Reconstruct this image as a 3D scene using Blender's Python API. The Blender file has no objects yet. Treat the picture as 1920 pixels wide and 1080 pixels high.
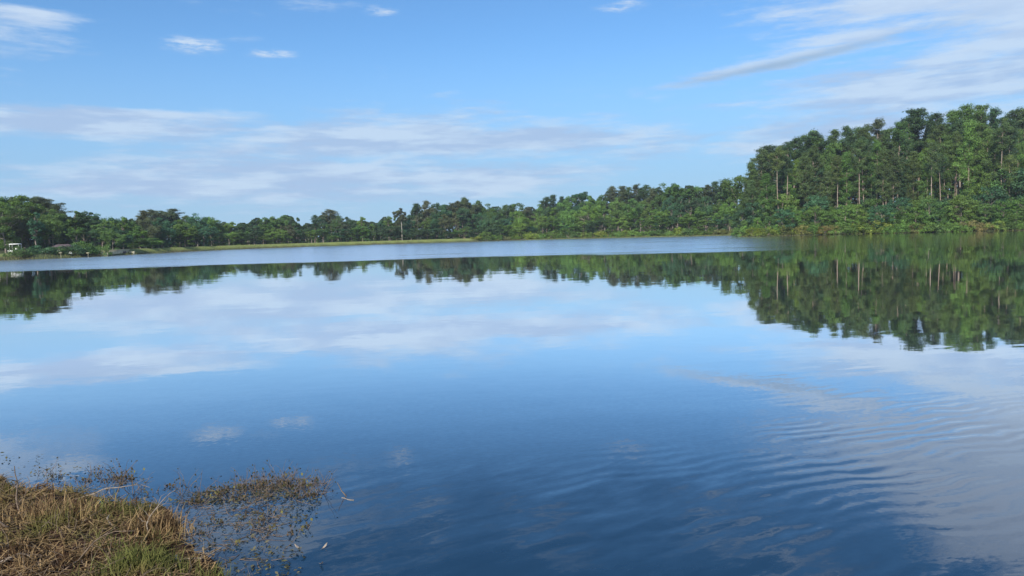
import bpy, math, random
import numpy as np
from mathutils import Vector, Matrix
random.seed(7)
rng = np.random.default_rng(7)
SC = bpy.context.scene
COL = SC.collection
rad = math.radians

# ------------------------------------------------------------------ camera
F = 1400.0            # focal length in pixels of a 1920 wide picture
HC = 2.4              # eye above the water
cam_d = bpy.data.cameras.new('camera')
cam_d.sensor_width = 36.0
cam_d.lens = F / 1920 * 36
cam_d.clip_end = 6000
cam_d.clip_start = 0.05
cam = bpy.data.objects.new('camera', cam_d)
COL.objects.link(cam)
ROLL = math.atan(52 / 1920.0)
CM = (Matrix.Rotation(rad(90) - math.atan(100 / F), 4, 'X') @ Matrix.Rotation(-ROLL, 4, 'Z'))
CM.translation = (0, 0, HC)
cam.matrix_world = CM
SC.camera = cam
SC.render.resolution_x, SC.render.resolution_y = 1024, 576

def ray(px, py):
    d = CM.to_3x3() @ Vector(((px - 960) / F, (540 - py) / F, -1))
    return d.normalized()

def on_plane(px, py, z=0.0):
    d = ray(px, py)
    t = (z - HC) / d.z
    return Vector((0, 0, HC)) + d * t

def at_depth(px, py, Y):
    d = ray(px, py)
    return Vector((0, 0, HC)) + d * (Y / d.y)

# ------------------------------------------------------------------ nodes helper
class N:
    """a scalar node socket with arithmetic"""
    nt = None
    def __init__(s, v): s.v = v
    @staticmethod
    def m(op, *a, clamp=False):
        n = N.nt.nodes.new('ShaderNodeMath'); n.operation = op; n.use_clamp = clamp
        for i, x in enumerate(a):
            if isinstance(x, N): N.nt.links.new(x.v, n.inputs[i])
            else: n.inputs[i].default_value = x
        return N(n.outputs[0])
    def __add__(s, o): return N.m('ADD', s, o)
    __radd__ = __add__
    def __mul__(s, o): return N.m('MULTIPLY', s, o)
    __rmul__ = __mul__
    def __sub__(s, o): return N.m('SUBTRACT', s, o)
    def __rsub__(s, o): return N.m('SUBTRACT', o, s)
    def __truediv__(s, o): return N.m('DIVIDE', s, o)

def sstep(x, a, b):
    n = N.nt.nodes.new('ShaderNodeMapRange'); n.interpolation_type = 'SMOOTHSTEP'
    n.inputs['From Min'].default_value = a; n.inputs['From Max'].default_value = b
    N.nt.links.new(x.v, n.inputs['Value'])
    return N(n.outputs[0])

def comb(x, y, z=0.0):
    n = N.nt.nodes.new('ShaderNodeCombineXYZ')
    for i, c in enumerate((x, y, z)):
        if isinstance(c, N): N.nt.links.new(c.v, n.inputs[i])
        else: n.inputs[i].default_value = c
    return n.outputs[0]

def noise(vec, scale=1.0, detail=4.0, rough=0.5, dist=0.0, color=False):
    n = N.nt.nodes.new('ShaderNodeTexNoise')
    n.inputs['Scale'].default_value = scale; n.inputs['Detail'].default_value = detail
    n.inputs['Roughness'].default_value = rough; n.inputs['Distortion'].default_value = dist
    N.nt.links.new(vec, n.inputs['Vector'])
    return n.outputs['Color'] if color else N(n.outputs['Fac'])

def mixc(f, a, b):
    n = N.nt.nodes.new('ShaderNodeMix'); n.data_type = 'RGBA'; n.clamp_factor = True
    if isinstance(f, N): N.nt.links.new(f.v, n.inputs[0])
    else: n.inputs[0].default_value = f
    for i, c in ((6, a), (7, b)):
        if isinstance(c, tuple): n.inputs[i].default_value = (*c, 1)
        else: N.nt.links.new(c, n.inputs[i])
    return n.outputs[2]

# ------------------------------------------------------------------ world
SUN_AZ, SUN_EL = rad(202), rad(36)       # compass style: 0 = +Y (view), clockwise; behind and left
w = bpy.data.worlds.new('World'); SC.world = w; w.use_nodes = True
nt = w.node_tree; nt.nodes.clear(); N.nt = nt
out = nt.nodes.new('ShaderNodeOutputWorld'); bg = nt.nodes.new('ShaderNodeBackground')
nt.links.new(bg.outputs[0], out.inputs[0])
sky = nt.nodes.new('ShaderNodeTexSky'); sky.sky_type = 'NISHITA'; sky.sun_disc = False
sky.sun_elevation = SUN_EL; sky.sun_rotation = SUN_AZ
sky.air_density = 1.0; sky.dust_density = 0.6; sky.ozone_density = 2.2
bg.inputs[1].default_value = 0.100
tc = nt.nodes.new('ShaderNodeTexCoord'); sp = nt.nodes.new('ShaderNodeSeparateXYZ')
nt.links.new(tc.outputs['Generated'], sp.inputs[0])
X, Y, Z = (N(sp.outputs[i]) for i in range(3))
az = N.m('ARCTAN2', X, Y); hor = N.m('SQRT', X * X + Y * Y)
el = N.m('ARCTAN2', Z, hor)
zz = N.m('MAXIMUM', Z, 0.0) + 0.10
pv = comb(X / zz, Y / zz * 1.0, 0.0)
def azel(px, py):
    d = ray(px, py); return math.atan2(d.x, d.y), math.atan2(d.z, math.hypot(d.x, d.y))
warp = noise(comb(az * 5.0, el * 26.0, 3.1), 1.0, 5.0, 0.62) - 0.5
warp2 = noise(comb(az * 14.0, el * 95.0, 7.7), 1.0, 5.0, 0.6) - 0.5
def blob(px, py, sx, sy, slope=0.0, amp=1.0):
    """soft elliptical patch of cloud cover round a direction in the sky"""
    a, e = azel(px, py)
    da = az - a; de = el - e - da * slope
    q = da * da * (1 / (sx / F) ** 2) + de * de * (1 / (sy / F) ** 2)
    return N.m('EXPONENT', q * -1.0) * amp
cover = N(None)
blobs = [ # px, py, half width, half height, slope, amount
 (180, 238, 340, 30, 0.0, 1.0), (690, 262, 360, 52, 0.03, 1.05), (1030, 262, 300, 42, 0.0, 1.05), (400,-110,230,62,0.0,1.0), (1760,-25,260,45,.05,1.15), (420,335,420,50,0,.95), (250,215,300,16,0,.9),
 (560, 330, 400, 60, 0.0, 1.0), (900, 335, 300, 44, 0.0, .9), (1010, 345, 330, 20, .02, .55),
 (1400, 355, 220, 34, 0.0, .55), (120, 350, 240, 20, 0.0, .5),
 (1740, 165, 300, 60, .12, 1.05), (1860, 90, 230, 70, .1, 1.0), (1700, 5, 210, 26, 0.0, .85),
 (1930, 160, 190, 90, 0.0, .85), (1480, 112, 280, 16, .13, .85), (1370, 200, 80, 12, 0.0, .6),
 (1700, 240, 330, 55, 0.0, .95), (2020, -40, 300, 200, 0.0, 1.1), (1900, -160, 300, 110, .2, 1.0), (1640, 60, 190, 26, .1, .8),
 (2300, 150, 400, 250, 0.0, .9),
 (362, 84, 52, 15, 0.0, .72), (510, 101, 50, 8, 0.0, .72), (470, 74, 60, 8, 0.0, .5),
 (715, 20, 36, 11, 0.0, .6), (1165, 12, 52, 11, .05, .6), (40, 27, 95, 22, 0.0, .8),
 (-120, 60, 160, 60, 0.0, .7), (800, -120, 90, 32, 0.2, .42), (1000, -170, 130, 45, 0.3, .5), (640, -190, 130, 50, 0.1, .45),
 (300, -230, 420, 90, .0, .55), (1500, -260, 300, 50, .3, .5), (100, -120, 160, 50, 0.0, .55)]
warp3 = noise(comb(az * 34.0, el * 150.0, 2.2), 1.0, 6.0, .68) - 0.5
tot = None; small = None
for b in blobs:
    g = blob(*b)
    if b[2] < 60: small = g if small is None else N.m('MAXIMUM', small, g)
    else: tot = g if tot is None else N.m('MAXIMUM', tot, g)
small = small * (.75 + warp3 * 3.4)
# the rest of the dome, out of the picture: loose streaks
wild = sstep(noise(pv, 0.55, 6.0, .6), .50, .72) * sstep(el, .42, .60) * .7
wild = N.m('MAXIMUM', wild, sstep(N.m('ABSOLUTE', az), .85, 1.3) * noise(pv, 0.5, 6.0, .6))
tot = N.m('MAXIMUM', tot, wild)
puff = sstep(el, .16, .24)
dark = blob(1470, 119, 240, 9, .13) 
dens = sstep(tot + warp * 1.45 + warp2 * 0.8 + warp3 * .5, .24, .92)
dens = N.m('MAXIMUM', dens, sstep(small, .12, .8))
veil = sstep(el, .27, .03) * .80
haze_lo = sstep(el, .09, -.01) * .45
# nishita, made a little deeper and less violet
hsv = nt.nodes.new('ShaderNodeHueSaturation'); hsv.inputs['Saturation'].default_value = 1.0
hsv.inputs['Hue'].default_value = 0.5; hsv.inputs['Value'].default_value = 1.0
wb = nt.nodes.new('ShaderNodeMix'); wb.data_type = 'RGBA'; wb.blend_type = 'MULTIPLY'; wb.inputs[0].default_value = 1.0
wb.inputs[7].default_value = (.66, 1.0, 1.27, 1)
nt.links.new(sky.outputs[0], wb.inputs[6]); nt.links.new(wb.outputs[2], hsv.inputs['Color'])
base = mixc(veil, hsv.outputs[0], (2.55, 4.15, 6.3))
base = mixc(haze_lo, base, (3.7, 5.3, 6.8))
shade = noise(comb(az * 9.0, el * 60.0, 1.3), 1.0, 4.0, .6)
ccol = mixc(sstep(shade + warp2 * .5, .38, .64), (3.3, 4.45, 6.35), (4.6, 5.75, 7.2))
ccol = mixc(dark * .8, ccol, (2.5, 3.6, 5.0))
ccol = mixc(puff * .75 * (1.0 - sstep(az, .25, .45) * .15) * (1.0 - dark), ccol, (5.0, 6.0, 7.3))
ccol = mixc(sstep(el, .25, .36) * sstep(az, .22, .45), ccol, (7.0, 8.0, 9.6))
final = mixc(dens * .88, base, ccol)
nt.links.new(final, bg.inputs[0])

sun_d = bpy.data.lights.new('sun', 'SUN'); sun_d.energy = 5.0; sun_d.angle = rad(0.5)
sun_d.color = (1.0, 0.93, 0.82)
sun = bpy.data.objects.new('sun', sun_d); COL.objects.link(sun)
sd = Vector((math.sin(SUN_AZ) * math.cos(SUN_EL), math.cos(SUN_AZ) * math.cos(SUN_EL), math.sin(SUN_EL)))
sun.rotation_euler = sd.to_track_quat('Z', 'Y').to_euler()

SC.view_settings.view_transform = 'Standard'; SC.view_settings.look = 'None'
SC.view_settings.exposure = 0.35; SC.view_settings.gamma = 1.0
SC.cycles.transparent_max_bounces = 8
SC.cycles.max_bounces = 6

# ------------------------------------------------------------------ materials
def new_mat(name):
    m = bpy.data.materials.new(name); m.use_nodes = True
    t = m.node_tree; t.nodes.clear(); N.nt = t
    o = t.nodes.new('ShaderNodeOutputMaterial')
    return m, t, o

def principled(t, o, rough=0.8, spec=0.3):
    p = t.nodes.new('ShaderNodeBsdfPrincipled')
    p.inputs['Roughness'].default_value = rough
    p.inputs['Specular IOR Level'].default_value = spec
    t.links.new(p.outputs[0], o.inputs[0])
    return p

def coords(t, kind='Object'):
    c = t.nodes.new('ShaderNodeTexCoord'); return c.outputs[kind]

def sep(t, v):
    s = t.nodes.new('ShaderNodeSeparateXYZ'); t.links.new(v, s.inputs[0])
    return [N(s.outputs[i]) for i in range(3)]

def simple_mat(name, c1, c2, scale=3.0, rough=.85, spec=.2, bump=.0):
    m, t, o = new_mat(name); p = principled(t, o, rough, spec)
    n = noise(coords(t), scale, 6.0, .65)
    t.links.new(mixc(sstep(n, .3, .7), c1, c2), p.inputs['Base Color'])
    if bump:
        b = t.nodes.new('ShaderNodeBump'); b.inputs['Strength'].default_value = bump
        b.inputs['Distance'].default_value = .05
        t.links.new(n.v, b.inputs['Height']); t.links.new(b.outputs[0], p.inputs['Normal'])
    return m

def leaf_mat(name, transl=.38, rough=.6):
    """leaf colour = the object's own colour, varied from leaf to leaf and clump to clump"""
    m, t, o = new_mat(name)
    oi = t.nodes.new('ShaderNodeObjectInfo')
    at = t.nodes.new('ShaderNodeAttribute'); at.attribute_name = 'tone'
    tone = N(at.outputs['Fac'])
    n = noise(coords(t), .9, 3.0, .6)
    hs = t.nodes.new('ShaderNodeHueSaturation')
    t.links.new(oi.outputs['Color'], hs.inputs['Color'])
    t.links.new((0.495 + (n - .5) * .035).v, hs.inputs['Hue'])
    t.links.new((tone * 1.15 + .42 + (n - .5) * .5).v, hs.inputs['Value'])
    hs.inputs['Saturation'].default_value = 1.0
    p = t.nodes.new('ShaderNodeBsdfPrincipled'); p.inputs['Roughness'].default_value = rough
    p.inputs['Specular IOR Level'].default_value = .25
    t.links.new(hs.outputs[0], p.inputs['Base Color'])
    tr = t.nodes.new('ShaderNodeBsdfTranslucent'); t.links.new(hs.outputs[0], tr.inputs[0])
    mx = t.nodes.new('ShaderNodeMixShader'); mx.inputs[0].default_value = transl
    t.links.new(p.outputs[0], mx.inputs[1]); t.links.new(tr.outputs[0], mx.inputs[2])
    t.links.new(mx.outputs[0], o.inputs[0])
    return m
M = {}
M['leaf'] = leaf_mat('leaf')
M['needle'] = leaf_mat('needle', .36, .55)
M['bark'] = simple_mat('bark', (.16, .13, .11), (.30, .26, .22), 2.5)
M['pine_bark'] = simple_mat('pine_bark', (.17, .13, .10), (.32, .26, .21), 2.2)
M['pale_bark'] = simple_mat('pale_bark', (.36, .31, .27), (.54, .48, .42), 2.0)
M['twig'] = simple_mat('twig', (.07, .05, .035), (.20, .15, .11), 30, .9)
M['pale_twig'] = simple_mat('pale_twig', (.15, .12, .09), (.32, .27, .22), 30, .9)
M['white'] = simple_mat('white_paint', (.72, .72, .70), (.82, .82, .80), 2, .4, .5)
M['concrete'] = simple_mat('concrete', (.34, .31, .20), (.48, .44, .30), 1.2, .9)
M['roof'] = simple_mat('dark_roof', (.06, .045, .05), (.11, .085, .085), 3, .8)
M['wood'] = simple_mat('brown_board', (.08, .06, .05), (.14, .11, .09), 3, .8)
M['glass'] = simple_mat('dark_glass', (.02, .025, .03), (.03, .035, .04), 3, .08, .5)

# terrain: grass on top of the banks, forest litter under the trees, wet soil at the waterline
m, t, o = new_mat('ground_mat'); p = principled(t, o, .95, .1)
v = coords(t); gx, gy, gz = sep(t, v)
n1 = noise(v, .08, 6, .6); n2 = noise(v, 9.0, 8, .7); n3 = noise(v, 45.0, 6, .75)
litter = mixc(sstep(n1, .35, .65), (.045, .040, .025), (.05, .07, .03))
dam_g = mixc(sstep(n2, .3, .7), (.12, .15, .045), (.20, .23, .075))
at = t.nodes.new('ShaderNodeAttribute'); at.attribute_name = 'lawn'
c = mixc(N(at.outputs['Fac']), litter, dam_g)
soil = mixc(sstep(n2 * .6 + n3 * .4, .38, .62), (.016, .010, .008), (.085, .048, .034))
near = sstep(gy, 40.0, 22.0)
c = mixc(near, c, soil)
t.links.new(c, p.inputs['Base Color'])
b = t.nodes.new('ShaderNodeBump'); b.inputs['Strength'].default_value = .8; b.inputs['Distance'].default_value = .03
t.links.new((n3 * near).v, b.inputs['Height']); t.links.new(b.outputs[0], p.inputs['Normal'])
M['ground'] = m

# water: a mirror whose surface slopes are given by noise; the far third is ruffled by wind
m, t, o = new_mat('water_mat')
v = coords(t); wx, wy, wz = sep(t, v)
def slope(scale, stretch, rot, detail, rough, off, dist=0.0):
    ca, sa = math.cos(rot), math.sin(rot)
    a = wx * ca + wy * sa; b_ = wy * ca - wx * sa
    col = noise(comb(a * (scale / stretch), b_ * scale, off), 1.0, detail, rough, dist, color=True)
    return [c_ - .5 for c_ in sep(t, col)]
fine = slope(5.5, 2.2, .12, 3, .55, 0.3)
micro = slope(24.0, 2.0, .25, 2, .6, 1.7)
nearw = sstep(wy, 16.0, 7.0)
mid = slope(1.1, 3.5, .10, 3, .5, 4.3)
big = slope(4.6, 4.5, .30, 2.5, .45, 8.1, .2)
brk = slope(5.0, 3.2, .6, 3.0, .5, 2.2, .3)
patch = noise(comb(wx * .012, wy * .03, 5.0), 1.0, 3, .5)
# boundary of the wind ruffled strip, in metres along the view; it wanders
edge = wy - (86.0 + (noise(comb(wx * .08, wy * .2, 5.5), 1.0, 4, .6) - .5) * 14.0 + (patch - .5) * 26.0 + N.m('MINIMUM', N.m('ABSOLUTE', wx + 5.0), 70.0) * -.22)
ruff = sstep(edge, -3.0, 5.0)
ruff = ruff * (1.0 - sstep(wx / wy, .27, .42) * .78)
gust = noise(comb(wx * .05, wy * .25, 1.0), 1.0, 3, .6)
ruff = ruff * (sstep(gust, .25, .55) * .45 + .55)
lane = sstep(wx + wy * -.12, .6, 4.0) * sstep(wy, 17.0, 8.0) * sstep(wy, 3.0, 6.0)
lane = lane * sstep(noise(comb(wx * .35, wy * .5, 9.0), 1.0, 2, .5), .38, .60)
left = sstep(wx, -3.4, -2.2) * sstep(wx, 3.5, 1.4) * sstep(wy, 8.6, 6.6)
wp = noise(comb(wx * .9, wy * .9, 3.0), 1.0, 2.5, .5)
env = noise(comb(wx * .6 + wy * .3, wy * .9, 6.0), 1.0, 2, .5)
ph = (wy * .94 + wx * -.34) * 27.0 + wp * 17.0
trn = N.m('SINE', ph) * sstep(env, .36, .62)
rt = sstep(wx / wy, .30, .42) * sstep(wy, 10.8, 8.8) * (1.0 - sstep(wx / wy, .62, .8) * .5)
mdl = sstep(wx / wy, -.05, .12) * sstep(wy, 9.0, 7.2)
train = trn * (rt * .036 + mdl * .013 * (1.0 - rt)) * sstep(wy, 3.5, 5.5)
s_f = .010 + ruff * .10
s_m = .010 + ruff * .08
sx = fine[0] * s_f * .6 + mid[0] * s_m * .4 + train * -.3 + big[0] * lane * .03 + brk[0] * left * .10
sy = micro[1] * nearw * .030 + fine[1] * s_f + mid[1] * s_m + train + big[1] * lane * .06 + brk[1] * left * .12
nv = comb(sx, sy, 1.0)
vn = t.nodes.new('ShaderNodeVectorMath'); vn.operation = 'NORMALIZE'; t.links.new(nv, vn.inputs[0])
fr = t.nodes.new('ShaderNodeFresnel'); fr.inputs['IOR'].default_value = 1.45
t.links.new(vn.outputs[0], fr.inputs['Normal'])
gl = t.nodes.new('ShaderNodeBsdfGlossy'); gl.inputs['Color'].default_value = (1, 1, 1, 1)
df = t.nodes.new('ShaderNodeBsdfDiffuse')
t.links.new(mixc(noise(v, .15, 3, .5), (.007, .028, .060), (.010, .034, .070)), df.inputs['Color'])
t.links.new((0.02 + ruff * .22).v, gl.inputs['Roughness'])
t.links.new(vn.outputs[0], gl.inputs['Normal'])
mxs = t.nodes.new('ShaderNodeMixShader')
t.links.new(sstep(N(fr.outputs[0]), .02, .52).v, mxs.inputs[0])
t.links.new(df.outputs[0], mxs.inputs[1]); t.links.new(gl.outputs[0], mxs.inputs[2]); t.links.new(mxs.outputs[0], o.inputs[0])
M['water'] = m

# ------------------------------------------------------------------ mesh helpers
def mesh_np(name, V, polys, mat=None, tone=None, smooth=False):
    """polys: (n,4) or (n,3) int array"""
    me = bpy.data.meshes.new(name)
    V = np.asarray(V, np.float32); polys = np.asarray(polys, np.int32)
    k = polys.shape[1]; n = len(polys)
    me.vertices.add(len(V)); me.vertices.foreach_set('co', V.ravel())
    me.loops.add(n * k); me.loops.foreach_set('vertex_index', polys.ravel())
    me.polygons.add(n); me.polygons.foreach_set('loop_start', np.arange(0, n * k, k, dtype=np.int32))
    me.polygons.foreach_set('loop_total', np.full(n, k, np.int32))
    if smooth: me.polygons.foreach_set('use_smooth', np.ones(n, bool))
    me.update(calc_edges=True); me.validate()
    if tone is not None:
        a = me.attributes.new('tone', 'FLOAT', 'FACE'); a.data.foreach_set('value', np.asarray(tone, np.float32))
    if mat: me.materials.append(mat)
    return me

def obj(name, me, parent=None, loc=(0, 0, 0), **props):
    o = bpy.data.objects.new(name, me); COL.objects.link(o)
    o.parent = parent; o.location = loc
    for k_, v_ in props.items(): o[k_] = v_
    return o

def copy_tree(o, parent=None):
    c = o.copy(); COL.objects.link(c); c.parent = parent
    for ch in o.children: copy_tree(ch, c)
    return c

class MB:
    """collects tubes and boxes (quads)"""
    def __init__(s): s.V = []; s.P = []; s.n = 0
    def add(s, V, P):
        s.V.append(np.asarray(V, float)); s.P.append(np.asarray(P, int) + s.n); s.n += len(V)
    def tube(s, pts, rads, k=6):
        pts = np.asarray(pts, float); L = len(pts)
        tang = np.gradient(pts, axis=0); tang /= (np.linalg.norm(tang, axis=1, keepdims=True) + 1e-9)
        up = np.array([0, 0, 1.0]) if abs(tang[0][2]) < .9 else np.array([1.0, 0, 0])
        R = []
        for i in range(L):
            a = np.cross(tang[i], up); a /= np.linalg.norm(a) + 1e-9; b = np.cross(tang[i], a)
            th = np.arange(k) * 2 * math.pi / k
            R.append(pts[i] + rads[i] * (np.cos(th)[:, None] * a + np.sin(th)[:, None] * b))
        V = np.concatenate(R); P = []
        for i in range(L - 1):
            for j in range(k):
                P.append((i * k + j, i * k + (j + 1) % k, (i + 1) * k + (j + 1) % k, (i + 1) * k + j))
        s.add(V, P)
    def box(s, c, d, rz=0.0, taper=1.0):
        c = np.array(c, float); d = np.array(d, float) / 2
        V = []
        for z, f in ((-1, 1.0), (1, taper)):
            for x, y in ((-1, -1), (1, -1), (1, 1), (-1, 1)):
                V.append((x * d[0] * f, y * d[1] * f, z * d[2]))
        V = np.array(V); cr, sr = math.cos(rz), math.sin(rz)
        V = np.stack([V[:, 0] * cr - V[:, 1] * sr, V[:, 0] * sr + V[:, 1] * cr, V[:, 2]], 1) + c
        s.add(V, [(0, 3, 2, 1), (4, 5, 6, 7), (0, 1, 5, 4), (1, 2, 6, 5), (2, 3, 7, 6), (3, 0, 4, 7)])
    def mesh(s, name, mat, smooth=False):
        return mesh_np(name, np.concatenate(s.V), np.concatenate(s.P), mat, smooth=smooth)

def unit(a): return a / (np.linalg.norm(a, axis=-1, keepdims=True) + 1e-9)

def leaf_quads(pos, nrm, size, aspect=.6, r=rng):
    """one rhombic leaf per position, facing roughly along nrm"""
    n = len(pos)
    rnd = unit(r.normal(size=(n, 3)))
    a = unit(np.cross(nrm, rnd)); b = np.cross(nrm, a)
    L = size[:, None] * .5
    tip = pos + a * L; tail = pos - a * L
    s1 = pos + b * L * aspect + nrm * L * .12; s2 = pos - b * L * aspect + nrm * L * .12
    V = np.stack([tail, s1, tip, s2], 1).reshape(-1, 3)
    P = np.arange(n * 4).reshape(-1, 4)
    return V, P

def foliage(centres, radii, counts, leaf, squash=.75, aspect=.6, up=.35, r=rng, hollow=.55):
    VV, PP, TT = [], [], []; off = 0
    for c, rd, k in zip(centres, radii, counts):
        d = unit(r.normal(size=(k, 3)))
        q = (hollow + (1 - hollow) * r.random((k, 1)) ** .6) * r.normal(1, .13, (k, 1))
        # lumpy
        ph = r.random(3) * 6
        lump = 1 + .22 * np.sin(d[:, :1] * 4 + ph[0]) * np.sin(d[:, 1:2] * 4 + ph[1]) + .18 * np.sin(d[:, 2:3] * 5 + ph[2])
        pos = np.asarray(c) + d * q * lump * rd * np.array([1, 1, squash])
        nr = unit(d * .9 + np.array([0, 0, up * .45]) + r.normal(size=(k, 3)) * .55)
        V, P = leaf_quads(pos, nr, leaf * r.uniform(.6, 1.4, k), aspect, r)
        VV.append(V); PP.append(P + off); off += len(V)
        TT.append(np.clip(r.normal(.5 + r.normal(0, .13), .15, k), .05, 1.1))
    return np.concatenate(VV), np.concatenate(PP), np.concatenate(TT)

def blades(base, length, width, lean, seed, bend=.35):
    """curved two segment grass blades"""
    r = np.random.default_rng(seed); n = len(base)
    a = r.uniform(0, 2 * np.pi, n); d = np.stack([np.cos(a), np.sin(a), np.zeros(n)], 1)
    L = length * r.uniform(.35, 1.3, n)[:, None]; ln = (lean * r.uniform(.2, 1.6, n))[:, None]
    up = np.array([0, 0, 1.0])
    p1 = base + up * L * .5 + d * L * ln * .35
    p2 = base + up * L * (1 - bend * ln) * .95 + d * L * ln * 1.0
    fa = r.uniform(-.9, .9, n); s = np.stack([np.cos(fa), np.sin(fa), np.zeros(n)], 1) * width * r.uniform(.6, 1.4, n)[:, None] * .5
    V = np.stack([base - s, base + s, p1 + s * .8, p1 - s * .8, p2 + s * .15, p2 - s * .15], 1).reshape(-1, 3)
    i = np.arange(n)[:, None] * 6
    P_ = np.concatenate([i + [0, 1, 2, 3], i + [3, 2, 4, 5]])
    T = r.uniform(.15, .9, n)
    return V, P_, np.concatenate([T, T])

reed_blades = blades
# ------------------------------------------------------------------ lake outline and terrain
def dp(px, Yd):            # a shore point at depth Yd seen in column px (row near the horizon)
    return ((px - 960) / F * Yd, Yd)
def gp(px, py, z=0.0):
    if z == 'edge': py, z = py + 17, 0.0
    q = on_plane(px, py, z); return (q.x, q.y)
lake = [dp(-500, 120), dp(-250, 140), dp(0, 150), dp(100, 156), dp(195, 168), dp(250, 186), dp(330, 215), dp(420, 242), dp(500, 262),
        dp(600, 278), dp(700, 288), dp(800, 300), dp(890, 306), dp(960, 318), dp(1040, 318), dp(1120, 308), dp(1200, 296),
        dp(1290, 282), dp(1370, 270), dp(1405, 262), dp(1432, 240), dp(1412, 224), dp(1384, 214), dp(1400, 207), dp(1470, 206), dp(1550, 208), dp(1620, 204),
        dp(1700, 198), dp(1780, 196), dp(1860, 190), dp(1920, 187), dp(2050, 175), dp(2300, 150),
        (120, 40), (60, 9), (20, 3.5), (6, 2.6), (1.6, 2.9), (-.6, 4.0),
        gp(430, 1085, 'edge'), gp(405, 1050, 'edge'), gp(372, 1015, 'edge'), gp(340, 985, 'edge'), gp(322, 955, 'edge'), gp(296, 930, 'edge'), gp(240, 922, 'edge'), gp(170, 914, 'edge'), gp(110, 903, 'edge'), gp(50, 892, 'edge'), gp(0, 878, 'edge'),
        (-7.5, 9.3), (-14, 12), (-60, 32), (-100, 70)]
LK = np.array(lake)
def sdist(Px, Py):
    """distance to the lake outline; positive on land"""
    d = np.full(Px.shape, 1e9); inside = np.zeros(Px.shape, bool)
    n = len(LK)
    for i in range(n):
        a = LK[i]; b = LK[(i + 1) % n]; ab = b - a
        t_ = np.clip(((Px - a[0]) * ab[0] + (Py - a[1]) * ab[1]) / (ab @ ab), 0, 1)
        d = np.minimum(d, np.hypot(Px - a[0] - t_ * ab[0], Py - a[1] - t_ * ab[1]))
        c_ = ((a[1] > Py) != (b[1] > Py)) & (Px < (b[0] - a[0]) * (Py - a[1]) / (b[1] - a[1] + 1e-12) + a[0])
        inside ^= c_
    return np.where(inside, -d, d)
def ss(x, a, b):
    t_ = np.clip((x - a) / (b - a), 0, 1); return t_ * t_ * (3 - 2 * t_)
def wob(x, y, s, ph=0.0):
    return (np.sin(x * s + ph) * np.cos(y * s * 1.3 + ph * 2) + .5 * np.sin(x * s * 2.3 + y * s * 1.7 + ph)) / 1.5
def height(x, y):
    x = np.asarray(x, float); y = np.asarray(y, float)
    d = sdist(x, y)
    col = 960 + F * x / np.maximum(y, 1)
    nearw = ss(y, 60, 25)
    # far land: small bank, the low dam in the middle left, hills to the right
    bank = .35 * ss(d, 0, 3)
    dam = ss(col, 185, 215) * ss(col, 905, 880)
    damh = dam * (1.0 * ss(d, 0, 4) - .45 * ss(d, 7, 14))
    leftb = ss(col, 195, 180) * (.75 * ss(d, 0, 6) + .7 * ss(d, 6, 60))
    hill = ss(col, 1380, 1480) * 11 * ss(d, 6, 85) * ss(y, 100, 150)
    hill2 = ss(col, 960, 1200) * ss(col, 1600, 1400) * 5 * ss(d, 8, 70)
    far = bank + damh + leftb + hill + hill2 + ss(d, 60, 500) * 4 + .2 * wob(x, y, .06) * ss(d, 4, 30)
    near = .005 + .07 * ss(d, -.02, .35) + .07 * ss(d, .4, 2.5) + .04 * wob(x, y, 3.1, 1) + .03 * wob(x, y, 8.3, 2) + .02 * wob(x, y, 17, 3)
    land = near * nearw + far * (1 - nearw)
    bed = -.06 - np.minimum(-d * .25, 2.0)
    return np.where(d > 0, land, np.where(d > -.25, bed * (-d / .25) + (land * (1 - (-d / .25))) * .3, bed))
# polar sheet: fine near the camera, reaching beyond the horizon
azs = np.concatenate([np.arange(-46, 46, .2), np.arange(46, 314, 4.0)]); azs = np.radians(azs)
rs = np.concatenate([[.3], np.geomspace(1.0, 14, 230), np.geomspace(14.4, 130, 40), np.linspace(132, 420, 150), np.geomspace(430, 4500, 30)])
A_, R_ = np.meshgrid(azs, rs, indexing='ij')
gxv = (R_ * np.sin(A_)); gyv = (R_ * np.cos(A_)); gzv = height(gxv, gyv)
na, nr_ = A_.shape
ii, jj = np.meshgrid(np.arange(na), np.arange(nr_ - 1), indexing='ij'); ip = (ii + 1) % na
P = np.stack([ii * nr_ + jj, ii * nr_ + jj + 1, ip * nr_ + jj + 1, ip * nr_ + jj], -1).reshape(-1, 4)
gm = mesh_np('ground', np.stack([gxv, gyv, gzv], -1).reshape(-1, 3), P, M['ground'], smooth=True)
colv = 960 + F * gxv / np.maximum(gyv, 1); dv = sdist(gxv, gyv)
lawn = (ss(colv, 190, 215) * ss(colv, 905, 880) * ss(dv, .8, 2.0) * ss(dv, 13, 9) + .8 * ss(colv, 40, 25) * ss(dv, 1.5, 4) * ss(dv, 24, 18)) * (gyv > 60)
lawn = lawn + ss(colv, 960, 1010) * ss(colv, 1385, 1370) * ss(dv, .2, 1.0) * ss(dv, 3.5, 2.5) * (gyv > 60) * .8
a = gm.attributes.new('lawn', 'FLOAT', 'POINT'); a.data.foreach_set('value', lawn.ravel().astype(np.float32))
obj('ground', gm, kind='structure')
W = [(-700, -20, 0), (700, -20, 0), (700, 420, 0), (-700, 420, 0)]
obj('water', mesh_np('water', W, [(0, 1, 2, 3)], M['water']), kind='structure')
def H(x, y): return float(height(np.array([x]), np.array([y]))[0])

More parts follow.
